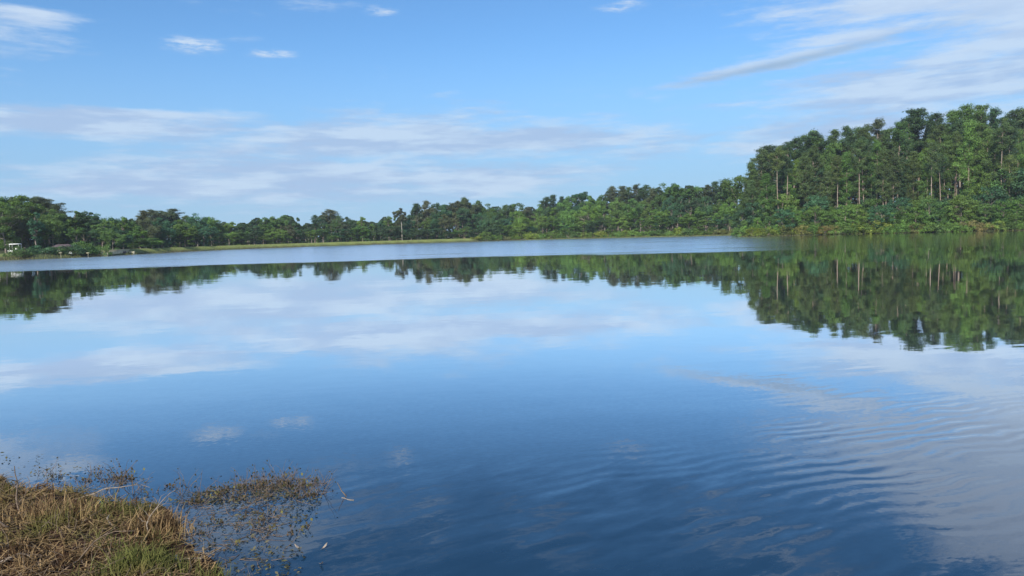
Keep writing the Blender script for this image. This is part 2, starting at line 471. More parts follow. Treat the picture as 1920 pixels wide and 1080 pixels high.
# ------------------------------------------------------------------ tree kinds
def broadleaf(seed, h=15.0, wd=5.0, nc=52, leaf=.34, low=.05, n=215):
    r = np.random.default_rng(seed)
    tb = MB(); lean = r.normal(0, .03, 2)
    zs = np.linspace(-.5, h * .8, 9)
    pts = np.stack([zs * lean[0] + np.sin(zs * .5 + seed) * .12, zs * lean[1] + np.cos(zs * .6) * .12, zs], 1)
    tb.tube(pts, np.linspace(.28, .06, 9) * h / 15)
    C, R, K = [], [], []
    main = [(r.normal(0, .35 * wd), r.normal(0, .35 * wd), h * r.uniform(.45, .8), wd * r.uniform(.4, .62)) for _ in range(5)]
    main.append((0, 0, h * .80, wd * .48)); main.append((0, 0, h * .5, wd * .75)); main.append((0, 0, h * (low + .2), wd * .7))
    for i in range(nc):
        mx = main[r.integers(len(main))]
        d = unit(r.normal(size=3)); rr = mx[3] * r.uniform(.65, 1.05)
        c = np.array([mx[0] + d[0] * rr, mx[1] + d[1] * rr, mx[2] + d[2] * rr * 1.1])
        c[2] = np.clip(c[2], h * low, h * .97)
        C.append(c); R.append(r.uniform(.6, 1.35) * wd / 5); K.append(int(n * r.uniform(.6, 1.3)))
        if i % 3 == 0:
            z0 = r.uniform(.25, .7) * h; b0 = np.array([z0 * lean[0], z0 * lean[1], min(z0, c[2])])
            mdl = (b0 + c) / 2 + np.array([0, 0, -.3])
            tb.tube([b0, mdl, c], [.09, .06, .02], 5)
    V, P_, T = foliage(C, R, K, leaf, r=r)
    return tb.mesh('trunk', M['bark'], True), mesh_np('crown', V, P_, M['leaf'], T)

def pine(seed, h=25.0, wd=3.4, cr=.5, leaf=.36, nb=34, stubs=6, barky='pine_bark', lean=.018):
    r = np.random.default_rng(seed)
    tb = MB(); lx, ly = r.normal(0, lean, 2)
    zs = np.linspace(-.8, h * .97, 12)
    px_ = zs * lx + .15 * np.sin(zs * .25 + seed); py_ = zs * ly
    tb.tube(np.stack([px_, py_, zs], 1), np.interp(zs, [0, h], [.24, .05]))
    C, R, K = [], [], []
    for i in range(nb):
        f = cr + (1 - cr) * (i + r.random() * .8) / nb
        z = f * h; base = np.array([np.interp(z, zs, px_), np.interp(z, zs, py_), z])
        tt = (1 - f) / (1 - cr); prof = (.22 + .78 * min(1, tt * 2.4)) * (1 - .5 * max(0, tt - .55) / .45)
        L = wd * prof * r.uniform(.45, 1.15); a_ = r.uniform(0, 2 * math.pi)
        rise = r.uniform(.0, .35) * L + (1.2 - tt) * .3 * L
        end = base + np.array([math.cos(a_) * L, math.sin(a_) * L, rise])
        mdl = base * .5 + end * .5 + np.array([0, 0, -.12 * L])
        tb.tube([base, mdl, end], [.07, .05, .02], 4)
        for t_ in np.linspace(.4, 1.0, 3 if L > 1.6 else 2):
            C.append(base + (end - base) * t_ + r.normal(0, .22, 3)); R.append(r.uniform(.65, 1.15)); K.append(int(125 * r.uniform(.6, 1.3)))
    C.append(np.array([px_[-1], py_[-1], h * .985])); R.append(.6); K.append(60)
    for i in range(stubs):
        z = r.uniform(.28, cr + .05) * h; a_ = r.uniform(0, 6.28); L = r.uniform(.5, 1.8)
        b0 = np.array([np.interp(z, zs, px_), np.interp(z, zs, py_), z])
        tb.tube([b0, b0 + np.array([math.cos(a_) * L, math.sin(a_) * L, r.uniform(-.2, .4)])], [.045, .015], 4)
    V, P_, T = foliage(C, R, K, leaf, squash=.75, aspect=.34, up=.4, r=r, hollow=.2)
    return tb.mesh('trunk', M[barky], True), mesh_np('crown', V, P_, M['needle'], T)

def layered(seed, h=8.0, wd=3.2, leaf=.27):
    """small understorey tree with spreading sprays"""
    r = np.random.default_rng(seed); tb = MB()
    zs = np.linspace(-.4, h * .85, 6); tb.tube(np.stack([.1 * np.sin(zs), .1 * np.cos(zs), zs], 1), np.linspace(.12, .03, 6), 5)
    C, R, K = [], [], []
    for i in range(64):
        f = r.uniform(.04, 1); z = f * h; L = wd * math.sqrt(max(.05, 1 - (max(f, .25) - .25) ** 2 * 1.6)) * r.uniform(.3, 1.05); a_ = r.uniform(0, 6.28)
        c = np.array([math.cos(a_) * L, math.sin(a_) * L, min(z, h * .95)])
        if i % 3 == 0: tb.tube([np.array([0, 0, z * .75]), c], [.04, .012], 4)
        C.append(c); R.append(r.uniform(.45, .95)); K.append(int(105 * r.uniform(.7, 1.2)))
    V, P_, T = foliage(C, R, K, leaf, squash=.72, up=.6, r=r, hollow=.3)
    return tb.mesh('trunk', M['bark'], True), mesh_np('crown', V, P_, M['leaf'], T)

def bush(seed, h=2.6, wd=2.3, leaf=.24):
    r = np.random.default_rng(seed); tb = MB(); C, R, K = [], [], []
    for i in range(26):
        a_ = r.uniform(0, 6.28); L = wd * math.sqrt(r.random()) * .85
        z = h * (1 - (L / wd) ** 2 * .6) * r.uniform(.12, .85)
        c = np.array([math.cos(a_) * L, math.sin(a_) * L, z]); C.append(c)
        if i % 2 == 0: tb.tube([(0, 0, -.2), c * .5 + np.array([0, 0, .1]), c], [.05, .03, .01], 4)
        R.append(r.uniform(.4, .75)); K.append(int(80 * r.uniform(.7, 1.2)))
    V, P_, T = foliage(C, R, K, leaf, squash=.8, up=.5, r=r, hollow=.35)
    return tb.mesh('stems', M['bark'], True), mesh_np('foliage', V, P_, M['leaf'], T)

PROTO = {
 'broad': [broadleaf(100 + i, 15, w_, nc_) for i, (w_, nc_) in enumerate([(4.6, 58), (5.4, 66), (3.8, 50), (5.0, 60), (4.3, 56), (5.8, 70), (3.3, 44)])],
 'pine': [pine(200 + i, 25, w_, c_, nb=nb_) for i, (w_, c_, nb_) in enumerate([(3.0, .45, 42), (2.5, .58, 34), (3.7, .38, 50), (2.9, .28, 54), (3.9, .58, 36), (3.3, .40, 46), (2.6, .34, 46)])],
 'under': [layered(300 + i, 8, w_) for i, w_ in enumerate([3.2, 2.8, 3.7, 3.3])],
 'bush': [bush(400 + i, h_, w_) for i, (h_, w_) in enumerate([(2.6, 2.3), (2.2, 2.8), (3.2, 2.2), (2.0, 2.2)])],
}
NOMH = {'broad': 15 * .99, 'pine': 25 * 1.0, 'under': 8.0, 'bush': 2.6}
BARE = [pine(260 + i, 25, 2.9, .66 + .04 * i, nb=22, stubs=10, barky='pine_bark', lean=.035) for i in range(3)]
PALE = pine(250, 25, 2.6, .70, nb=22, stubs=2, barky='pale_bark')
THIN = broadleaf(150, 15, 2.7, 80, low=.60)
CNT = {}
PLACED = []
NAME = {'broad': 'broadleaf_tree', 'pine': 'pine_tree', 'under': 'small_tree', 'bush': 'shrub'}
CAT = {'broad': 'tree', 'pine': 'pine tree', 'under': 'small tree', 'bush': 'shrub'}
PARTS = {'broad': ('trunk', 'crown'), 'pine': ('trunk', 'crown'), 'under': ('trunk', 'crown'), 'bush': ('stems', 'foliage')}
GREENS = {
 'mid': (.085, .165, .042), 'dark': (.055, .110, .045), 'light': (.112, .205, .044), 'grey': (.095, .120, .058), 'teal': (.056, .130, .060),
 'yellow': (.17, .23, .04), 'pine': (.088, .140, .046), 'olive': (.13, .155, .05), 'rust': (.19, .18, .06)}
def plant(kind, px, top, Yd, tint, wide=1.0, proto=None, row='skyline', label=None, meshes=None):
    """a tree whose foot is in column px at depth Yd and whose top reaches row `top`"""
    q = at_depth(px, top, Yd); x, y = q.x, Yd
    z0 = H(x, y)
    hh = max(1.2, q.z - z0)
    tm, cm_ = meshes or PROTO[kind][proto if proto is not None else random.randrange(len(PROTO[kind]))]
    root = bpy.data.objects.new(NAME[kind], None); COL.objects.link(root)
    root.location = (x, y, z0 - .05); root.rotation_euler = (0, 0, random.uniform(0, 6.28))
    s = hh / NOMH[kind]
    sw = s * wide
    if kind == 'pine': sw = (.55 * s + .45) * wide
    if kind == 'broad': sw = (.7 * s + .3) * wide
    root.scale = (sw, sw, s)
    a_, b_ = PARTS[kind]
    t_ = obj(a_, tm, root); c_ = obj(b_, cm_, root)
    g = GREENS[tint]; j = random.uniform(.88, 1.38)
    c_.color = (g[0] * j * random.uniform(.9, 1.12), g[1] * j, g[2] * j * random.uniform(.85, 1.15), 1)
    root['category'] = CAT[kind]
    PLACED.append(dict(o=root, kind=kind, px=px, top=top, row=row, tint=tint, label=label, h=hh))
    return root
def interp_shore(px):
    P_ = [(0, 150), (195, 168), (250, 186), (330, 215), (420, 242), (500, 262), (600, 278), (700, 288), (800, 300), (890, 306), (960, 318), (1040, 318),
          (1200, 296), (1290, 282), (1370, 270), (1386, 268), (1387, 214), (1400, 208), (1550, 208), (1700, 198), (1860, 190), (1920, 187), (2300, 150)]
    return float(np.interp(px, [a[0] for a in P_], [a[1] for a in P_]))
def yh(px): return 466 - 52 * px / 1920.0

# skyline trees: column, top row, metres behind the shoreline, kind, tint, width factor
SKY = [
 (-14, 360, 40, 'broad', 'mid', 1.1), (14, 367, 30, 'broad', 'light', 1.0), (40, 364, 45, 'broad', 'mid', 1.1), (60, 370, 50, 'pine', 'pine', 1.1),
 (86, 372, 42, 'pine', 'grey', 1.4), (103, 385, 34, 'pine', 'grey', 1.2), (138, 390, 40, 'broad', 'mid', .9), (165, 397, 40, 'broad', 'dark', .9),
 (182, 402, 45, 'broad', 'teal', .8), (203, 404, 45, 'broad', 'light', .8), (228, 402, 42, 'broad', 'light', .7), (247, 412, 45, 'broad', 'mid', .8),
 (268, 396, 50, 'pine', 'grey', 1.2), (289, 394, 52, 'pine', 'grey', 1.3), (308, 396, 55, 'pine', 'grey', 1.1), (328, 392, 55, 'pine', 'grey', 1.3), (346, 405, 50, 'pine', 'pine', 1.0),
 (368, 401, 40, 'broad', 'teal', .9), (390, 405, 42, 'broad', 'light', .8), (408, 411, 42, 'broad', 'mid', .8), (428, 412, 40, 'broad', 'light', .8),
 (448, 418, 38, 'broad', 'dark', .7), (466, 415, 35, 'broad', 'dark', .8), (492, 404, 30, 'broad', 'mid', .9), (515, 402, 30, 'broad', 'mid', .9),
 (537, 400, 32, 'broad', 'mid', 1.0), (555, 404, 28, 'broad', 'dark', .8), (572, 422, 40, 'broad', 'dark', .8), (588, 404, 35, 'pine', 'dark', .9),
 (604, 403, 40, 'broad', 'teal', .6), (620, 393, 38, 'pine', 'grey', 1.2), (632, 402, 35, 'broad', 'dark', .6), (648, 405, 35, 'broad', 'dark', .8),
 (661, 412, 35, 'broad', 'mid', .7), (678, 403, 36, 'broad', 'light', .7), (695, 416, 40, 'broad', 'mid', .7), (712, 411, 40, 'broad', 'teal', .7),
 (728, 402, 38, 'broad', 'light', .8), (742, 404, 40, 'broad', 'mid', .7), (770, 402, 36, 'broad', 'dark', .7), (783, 382, 36, 'pine', 'dark', .9),
 (799, 377, 34, 'pine', 'grey', 1.2), (816, 380, 34, 'broad', 'dark', .8), (832, 379, 34, 'broad', 'teal', .8), (848, 382, 38, 'pine', 'grey', 1.0),
 (860, 378, 34, 'pine', 'grey', 1.1), (870, 371, 36, 'pine', 'pine', 1.2), (886, 375, 34, 'broad', 'grey', .9), (898, 374, 36, 'broad', 'mid', .8),
 (914, 383, 32, 'broad', 'mid', .9), (932, 385, 34, 'broad', 'teal', .8), (948, 382, 32, 'broad', 'dark', .9), (970, 380, 34, 'broad', 'mid', 1.0),
 (992, 386, 34, 'broad', 'grey', .9), (1010, 384, 38, 'broad', 'mid', .8), (1024, 370, 42, 'pine', 'dark', 1.0), (1036, 366, 44, 'pine', 'dark', 1.1), (1053, 369, 44, 'pine', 'dark', .9),
 (1070, 363, 40, 'broad', 'mid', .8), (1093, 359, 40, 'broad', 'teal', 1.0), (1114, 368, 40, 'broad', 'mid', .8), (1132, 361, 44, 'broad', 'mid', .8),
 (1148, 350, 48, 'pine', 'grey', 1.2), (1163, 350, 48, 'pine', 'grey', 1.1), (1179, 352, 50, 'pine', 'pine', 1.0), (1192, 347, 50, 'pine', 'grey', 1.1),
 (1207, 348, 50, 'pine', 'dark', 1.1), (1222, 354, 46, 'pine', 'grey', 1.0), (1241, 345, 50, 'broad', 'mid', .9), (1270, 338, 50, 'broad', 'mid', 1.1),
 (1290, 343, 50, 'broad', 'mid', .9), (1307, 344, 50, 'broad', 'light', .9), (1324, 348, 50, 'pine', 'grey', 1.1), (1340, 341, 54, 'pine', 'dark', 1.2), (1360, 340, 54, 'pine', 'dark', 1.2), (1378, 343, 50, 'broad', 'mid', 1.0),
 (1394, 328, 30, 'broad', 'mid', .9), (1408, 305, 34, 'pine', 'pine', 1.0), (1428, 281, 40, 'pine', 'pine', 1.1), (1447, 275, 42, 'pine', 'dark', 1.2), (1463, 276, 44, 'pine', 'pine', 1.0),
 (1488, 262, 52, 'pine', 'dark', 1.1), (1506, 257, 54, 'pine', 'pine', 1.1), (1530, 251, 46, 'pine', 'dark', 1.2), (1550, 247, 46, 'broad', 'mid', .8), (1567, 246, 50, 'pine', 'pine', 1.2),
 (1586, 241, 50, 'pine', 'dark', 1.1), (1607, 241, 50, 'pine', 'pine', 1.3), (1627, 243, 46, 'pine', 'pine', 1.0), (1645, 227, 56, 'pine', 'grey', 1.0), (1662, 245, 46, 'pine', 'pine', 1.1),
 (1682, 231, 46, 'pine', 'mid', 1.1), (1704, 222, 55, 'pine', 'dark', 1.1), (1728, 206, 58, 'pine', 'dark', 1.6), (1750, 216, 60, 'pine', 'dark', 1.2), (1766, 236, 48, 'pine', 'pine', 1.1),
 (1785, 209, 50, 'pine', 'mid', 1.2), (1803, 200, 50, 'broad', 'mid', 1.0), (1822, 199, 48, 'pine', 'mid', 1.3), (1842, 199, 50, 'pine', 'pine', 1.2), (1866, 206, 58, 'pine', 'dark', 1.0),
 (1885, 224, 48, 'pine', 'pine', 1.0), (1903, 208, 52, 'pine', 'dark', 1.3), (1922, 206, 50, 'pine', 'pine', 1.3), (1945, 212, 50, 'pine', 'dark', 1.2)]
for (px, top, back, kind, tint, wide) in SKY:
    plant(kind, px, top, interp_shore(px) + back, tint, wide * (1.22 if px < 1390 else 1.12), row='back')
# landmark: tree with a pale leaning trunk by the dam
pl = plant('broad', 752, 387, interp_shore(752) + 12, 'grey', .95, row='front', meshes=(PALE[0], THIN[1]),
      label='slender tree with a bare pale trunk rising from the grass dam')
next(c for c in pl.children if c.name.startswith('trunk')).scale = (.7, .7, .52)
# landmark trunks on the right hill
for px, top, back, lab, tint in [
   (1460, 278, 16, 'pine with thin bare pinkish trunk near the tip of the wooded point', 'pine'),
   (1474, 274, 19, 'pine with straight grey trunk just right of the thin pinkish trunk', 'dark'),
   (1572, 292, 16, 'pine with thick grey trunk above the shrubs, left of the twin bare trunks', 'pine'),
   (1614, 262, 18, 'left one of the twin bare pinkish trunks in the middle of the hill wood', 'pine'),
   (1622, 258, 20, 'right one of the twin bare pinkish trunks in the middle of the hill wood', 'dark'),
   (1749, 268, 12, 'pine with the longest pale trunk showing down to the shore shrubs', 'pine'),
   (1768, 290, 18, 'dark pine just right of the longest pale trunk', 'dark'),
   (1794, 255, 24, 'pine with slim brown trunk between the longest pale trunk and the bare pair', 'pine'),
   (1880, 232, 16, 'left pine of the pale bare pair near the right edge of the photo', 'pine'),
   (1893, 226, 18, 'right pine of the pale bare pair near the right edge of the photo', 'dark')]:
    plant('pine', px, top, interp_shore(px) + back, tint, .85, row='front', label=lab, meshes=BARE[int(px) % 3])

# middle rows
def skytop(px):
    xs = [s[0] for s in SKY]; ys = [s[1] for s in SKY]
    return float(np.interp(px, xs, ys))
px = 4.0
while px < 1385:
    base_y = yh(px); top = skytop(px)
    f = random.uniform(.48, .80)
    if 40 < px < 195: f = random.uniform(.5, .85)
    tint = random.choice(['mid', 'teal', 'dark', 'mid', 'light', 'grey', 'teal'])
    if px > 950: tint = random.choice(['mid', 'mid', 'light', 'teal', 'dark', 'light'])
    bk = random.uniform(12, 24) if px > 190 else random.uniform(20, 32)
    plant('broad', px, base_y - (base_y - top) * f, interp_shore(px) + bk, tint, random.uniform(.8, 1.15), row='middle')
    px += random.uniform(13, 21)
px = 1400.0
while px < 1940:
    base_y = yh(px); top = skytop(px)
    f = random.uniform(.50, .88)
    plant('pine', px, base_y - (base_y - top) * f, interp_shore(px) + random.uniform(14, 34), random.choice(['pine', 'dark', 'pine', 'mid', 'mid', 'light']), random.uniform(.85, 1.15), row='middle', proto=random.choice([0, 1, 3, 5, 6, 6, 3]))
    px += random.uniform(9, 16)
# understorey on the right hill
px = 1392.0
while px < 1935:
    f = random.uniform(.20, .34)
    if px < 1480: f = random.uniform(.30, .5)
    if 1880 < px: f = random.uniform(.42, .52)
    base_y = yh(px)
    plant('under', px, base_y - (base_y - skytop(px)) * f, interp_shore(px) + random.uniform(10, 18), random.choice(['mid', 'teal', 'mid', 'light', 'dark']), random.uniform(.9, 1.2), row='under', proto=None)
    px += random.uniform(17, 25)
px = 1396.0
while px < 1930:
    f = random.uniform(.10, .24); base_y = yh(px)
    tint = random.choice(['mid', 'light', 'light', 'light', 'mid', 'teal'])
    plant('under', px, base_y - (base_y - skytop(px)) * f, interp_shore(px) + random.uniform(4, 8), tint, random.uniform(1.0, 1.35), row='shore', proto=None)
    px += random.uniform(17, 25)
# shoreline shrubs
px = 8.0
while px < 1935:
    if 196 < px < 892: px = 892
    if px < 196: tint, hh, bk = random.choice(['dark', 'teal', 'mid']), random.uniform(9, 17), random.uniform(2, 4)
    elif px < 1385: tint, hh, bk = random.choice(['mid', 'light', 'yellow', 'light', 'olive']), random.uniform(6, 13), random.uniform(4, 7)
    else: tint, hh, bk = random.choice(['light', 'olive', 'light', 'mid', 'rust', 'light', 'yellow']), random.uniform(5, 12), random.uniform(1.5, 3.5)
    if 1622 < px < 1655: tint, hh = 'yellow', 20
    if px < 22: px += 12; continue
    plant('bush', px, yh(px) - hh + (6 if px < 196 else 4), interp_shore(px) + bk, tint, random.uniform(1.0, 1.5), row='edge')
    px += random.uniform(13, 20) if px < 1385 else random.uniform(15, 23)
# shrubs at the back foot of the dam
px = 262.0
while px < 890:
    plant('broad', px, yh(px) - random.uniform(10, 26), interp_shore(px) + random.uniform(13, 16), random.choice(['dark', 'teal', 'mid', 'dark', 'light']), random.uniform(1.2, 1.7), row='foot')
    px += random.uniform(15, 24)

px = 900.0
while px < 1385:
    plant('broad', px, yh(px) - (yh(px) - skytop(px)) * random.uniform(.22, .42), interp_shore(px) + random.uniform(8, 11), random.choice(['mid', 'light', 'dark', 'teal', 'mid']), random.uniform(1.25, 1.6), row='low')
    px += random.uniform(15, 23)
# the wood behind, one dark mass seen only through the gaps
def wood(x0, x1, b0, b1, frac, n, lf):
    pxs = rng.uniform(x0, x1, n); Ys = np.array([interp_shore(p_) for p_ in pxs]) + rng.uniform(b0, b1, n)
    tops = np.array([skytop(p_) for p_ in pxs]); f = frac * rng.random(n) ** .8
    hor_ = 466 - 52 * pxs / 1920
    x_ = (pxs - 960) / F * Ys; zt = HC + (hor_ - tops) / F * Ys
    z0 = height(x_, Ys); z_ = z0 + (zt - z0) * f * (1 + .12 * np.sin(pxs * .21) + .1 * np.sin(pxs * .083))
    z_ = np.minimum(z_, zt * .93)
    return np.stack([x_, Ys, z_], 1)
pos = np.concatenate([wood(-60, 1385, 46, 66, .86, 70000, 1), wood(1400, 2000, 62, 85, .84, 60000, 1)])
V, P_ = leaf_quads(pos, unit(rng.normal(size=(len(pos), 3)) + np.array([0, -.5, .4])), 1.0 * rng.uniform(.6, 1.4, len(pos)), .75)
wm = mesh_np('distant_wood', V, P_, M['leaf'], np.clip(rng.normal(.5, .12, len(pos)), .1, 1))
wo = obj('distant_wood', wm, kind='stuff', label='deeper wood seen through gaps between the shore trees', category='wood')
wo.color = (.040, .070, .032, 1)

# thin summer air over the lake
V = np.array([(x_, y_, z_) for z_ in (-3.2, 60) for x_, y_ in ((-520, -60), (520, -60), (520, 520), (-520, 520))], float)
hz = mesh_np('haze', V, [(0, 3, 2, 1), (4, 5, 6, 7), (0, 1, 5, 4), (1, 2, 6, 5), (2, 3, 7, 6), (3, 0, 4, 7)])
m, t, o = new_mat('haze_mat'); pv_ = t.nodes.new('ShaderNodeVolumePrincipled')
pv_.inputs['Density'].default_value = .0002; pv_.inputs['Color'].default_value = (.80, .88, 1.0, 1); pv_.inputs['Anisotropy'].default_value = .2
t.links.new(pv_.outputs[0], o.inputs['Volume']); hz.materials.append(m)
obj('haze', hz, kind='stuff', label='thin bluish summer haze over the lake', category='haze')

# ------------------------------------------------------------------ labels for the trees
ORD = ['zeroth', 'first', 'second', 'third', 'fourth', 'fifth', 'sixth', 'seventh', 'eighth', 'ninth', 'tenth', 'eleventh', 'twelfth', 'thirteenth',
       'fourteenth', 'fifteenth', 'sixteenth', 'seventeenth', 'eighteenth', 'nineteenth', 'twentieth']
LAND = [(20, 'white boat'), (195, 'concrete spillway'), (568, 'skyline gap'), (752, 'pale leaning trunk'), (890, "dam's right end"), (1036, 'paired dark pines'),
        (1270, 'mid-shore dome tree'), (1392, 'tip of the wooded point'), (1618, 'twin bare trunks'), (1749, 'longest pale trunk'), (1886, 'bare pale pair')]
SKN = {'back': 'skyline', 'middle': 'middle-row', 'under': 'understorey', 'shore': 'front', 'edge': 'waterside', 'foot': 'low', 'low': 'low', 'front': 'front'}
TN = {'mid': 'mid-green', 'dark': 'dark green', 'light': 'light green', 'grey': 'grey-green', 'teal': 'blue-green', 'yellow': 'yellow-green', 'pine': 'dull green', 'olive': 'olive', 'rust': 'rusty green'}
KN = {'broad': 'leafy tree', 'pine': 'pine', 'under': 'small tree', 'bush': 'shrub'}
GN = {('back', 'broad'): 'leafy trees of the skyline', ('back', 'pine'): 'pines of the skyline', ('middle', 'broad'): 'leafy trees in the middle of the wood',
      ('middle', 'pine'): 'pines in the middle of the hill wood', ('under', 'under'): 'understorey trees on the hill', ('shore', 'under'): 'small trees along the hill shore',
      ('edge', 'bush'): 'shrubs along the waterline', ('low', 'broad'): 'low trees along the far shore', ('foot', 'broad'): 'low trees behind the dam', ('front', 'pine'): 'pines with bare trunks on the hill'}
buckets = {}
for d_ in PLACED:
    if (d_['row'], d_['kind']) in GN: d_['o']['group'] = GN[(d_['row'], d_['kind'])]
    if d_['label']: d_['o']['label'] = d_['label']; continue
    li = min(range(len(LAND)), key=lambda i: abs(LAND[i][0] - d_['px']))
    side = 'left' if d_['px'] < LAND[li][0] else 'right'
    buckets.setdefault((li, side, d_['row'], d_['kind']), []).append(d_)
for (li, side, row, kind), L in buckets.items():
    L.sort(key=lambda d: abs(d['px'] - LAND[li][0]))
    for i, d_ in enumerate(L):
        form = ''
        d_['o']['label'] = '%s %s %s, %s %s of the %s' % (TN[d_['tint']], SKN[row], KN[kind], ORD[i + 1], side, LAND[li][1])

# reeds and rank grass along the far waterline
r_ = np.random.default_rng(91); n_ = 16000
pxs = r_.uniform(-20, 1960, n_); Ys = np.array([interp_shore(p_) for p_ in pxs]) + r_.uniform(-4, 6, n_)
x_ = (pxs - 960) / F * Ys; dd = sdist(x_, Ys); k_ = (dd > -.3) & (dd < 2.6) & (wob(x_, Ys, .35) + r_.normal(0, .4, n_) > -.2)
bs = np.column_stack([x_[k_], Ys[k_], np.maximum(height(x_[k_], Ys[k_]), 0) - .03])
V, P_, T = reed_blades(bs, .5, .07, .4, 92)
sg = obj('shore_grass', mesh_np('shore_grass', V, P_, M['leaf'], T), kind='stuff', label='rank grass and reeds fringing the far waterline', category='reeds')
sg.color = (.16, .18, .06, 1)

# ------------------------------------------------------------------ things on the left shore
def empty(name, loc, rz=0.0, **props):
    o_ = bpy.data.objects.new(name, None); COL.objects.link(o_); o_.location = loc; o_.rotation_euler = (0, 0, rz)
    for k_, v_ in props.items(): o_[k_] = v_
    return o_
def spot(px, Yd):
    x_ = at_depth(px, yh(px), Yd).x; return (x_, Yd, H(x_, Yd))
# covered boat pulled up on the bank
bx, by, bz = spot(31, 160)
bt = empty('covered_boat',  (bx, by, bz + .2), 0.15, label='white covered boat pulled up on the left bank under the trees', category='boat')
mb = MB()
ys_ = np.linspace(-1.5, 1.5, 9)
prof = []
for yy in ys_:
    wv = .62 * (1 - max(0, (yy - .3) / 1.25) ** 2 * .85); prof.append((yy, wv))
V, P_ = [], []
for yy, wv in prof:
    V += [(yy, -wv, .62), (yy, -wv * .6, .08), (yy, wv * .6, .08), (yy, wv, .62)]
for i in range(8):
    for j in range(3): P_.append((i * 4 + j, i * 4 + j + 1, i * 4 + j + 5, i * 4 + j + 4))
    P_.append((i * 4 + 3, i * 4, i * 4 + 4, i * 4 + 7))
P_ += [(0, 3, 2, 1), (32, 33, 34, 35)]
obj('hull', mesh_np('hull', V, P_, M['white']), bt)
mb = MB(); mb.box((-.2, 0, 1.95), (2.0, 1.4, .14), taper=.9); obj('canopy', mb.mesh('canopy', M['white']), bt)
for sx_ in (-1.1, .7):
    for sy_ in (-.55, .55):
        mb = MB(); mb.tube([(sx_, sy_, .6), (sx_, sy_, 1.9)], [.03, .03], 6); obj('post', mb.mesh('post', M['white']), bt)
mb = MB(); mb.box((.1, 0, .85), (.5, .7, .45), taper=.8); obj('console', mb.mesh('console', M['white']), bt)
# three small upturned rowing boats / dinghies
for i, (px_, sc_, lb) in enumerate([(83, 1.0, 'small white upturned dinghy on the bank, nearest to the covered boat'),
                                   (110, .85, 'small white upturned dinghy in front of the dark shed roof, at its left'),
                                   (131, .8, "small white upturned dinghy under the dark shed's right end")]):
    x_, y_, z_ = spot(px_, 163)
    d0 = empty('dinghy', (x_, y_, z_ + .15), .1 * i, label=lb, category='dinghy', group='small white boats on the left bank')
    V, P_ = [], []
    for k_ in range(9):
        u = -1 + k_ / 4.0; wv = .38 * math.sqrt(max(.02, 1 - abs(u) ** 2.4))
        for a_ in np.linspace(0, math.pi, 7): V.append((u * .55 * sc_, math.cos(a_) * wv, .1 + math.sin(a_) * wv * 1.15))
    for k_ in range(8):
        for j in range(6): P_.append((k_ * 7 + j, k_ * 7 + j + 1, k_ * 7 + j + 8, k_ * 7 + j + 7))
    obj('hull', mesh_np('hull', V, P_, M['white'], smooth=True), d0)
    mb = MB(); mb.box((0, 0, .1 + .38 * 1.15 + .02), (.9 * sc_, .05, .05)); obj('keel', mb.mesh('keel', M['wood']), d0)
# low dark shed
x_, y_, z_ = spot(119, 170)
sh = empty('shed', (x_, y_, z_), .1,  label='low dark-roofed shed under the trees behind the small boats', category='shed')
sh.scale = (.8, .8, .75)
mb = MB(); mb.box((0, 0, .85), (4.2, 3, 1.7)); obj('wall', mb.mesh('wall', M['wood']), sh)
V = [(-2.6, -1.9, 1.7), (2.6, -1.9, 1.7), (2.6, 1.9, 1.7), (-2.6, 1.9, 1.7), (-1.6, 0, 2.5), (1.6, 0, 2.5)]
me = bpy.data.meshes.new('roof'); me.from_pydata(V, [], [(0, 1, 5, 4), (2, 3, 4, 5), (1, 2, 5), (3, 0, 4), (0, 3, 2, 1)]); me.materials.append(M['roof'])
obj('roof', me, sh)
for sx_ in (-1.2, 1.2):
    mb = MB(); mb.box((sx_, -1.52, 1.0), (.8, .06, .6)); wn = obj('window', mb.mesh('window', M['glass']), sh)
mb = MB(); mb.box((0, -1.53, .85), (.8, .08, 1.5)); obj('door', mb.mesh('door', M['roof']), sh)
# marker post and pale post on the shore
for px_, Yd, hh, lb in [(113, 157, 1.3, 'pale marker post with a short crossbar at the left waterline'),
                        (164, 160, 1.1, 'thin pale post with a crossbar, nearest to the concrete spillway')]:
    x_, y_, z_ = spot(px_, Yd)
    ps = empty('marker_post', (x_, y_, 0), 0, label=lb, category='post', group='posts at the left waterline')
    mb = MB(); mb.tube([(0, 0, -.3), (0, 0, hh)], [.032, .03], 7); obj('post', mb.mesh('post', M['concrete']), ps)
    mb = MB(); mb.box((0, -.07, hh - .15), (.7, .04, .12)); obj('crossbar', mb.mesh('crossbar', M['concrete']), ps)
# spillway
p0 = Vector((*dp(198, 170), 0)); p1 = Vector((*dp(250, 189), 0)); mid_ = (p0 + p1) / 2; L_ = (p1 - p0).length; an = math.atan2(p1.y - p0.y, p1.x - p0.x)
spw = empty('spillway', (mid_.x, mid_.y, 0), an, label='tan concrete spillway wall at the left end of the grass dam', category='spillway')
mb = MB(); mb.box((0, .9, .42), (L_, .9, 1.65), taper=.97); obj('headwall', mb.mesh('headwall', M['concrete']), spw)
mb = MB(); mb.box((0, .9, 1.31), (L_ + .2, 1.1, .12)); obj('coping', mb.mesh('coping', M['concrete']), spw)
for s_ in (-1, 1):
    mb = MB(); mb.box((s_ * (L_ / 2 - .3), 0, .25), (.5, 1.6, 1.1)); obj('wing_wall', mb.mesh('wing_wall', M['concrete']), spw)
mb = MB(); mb.box((L_ * .3, .42, .55), (2.4, .1, .7)); obj('outlet', mb.mesh('outlet', M['roof']), spw)

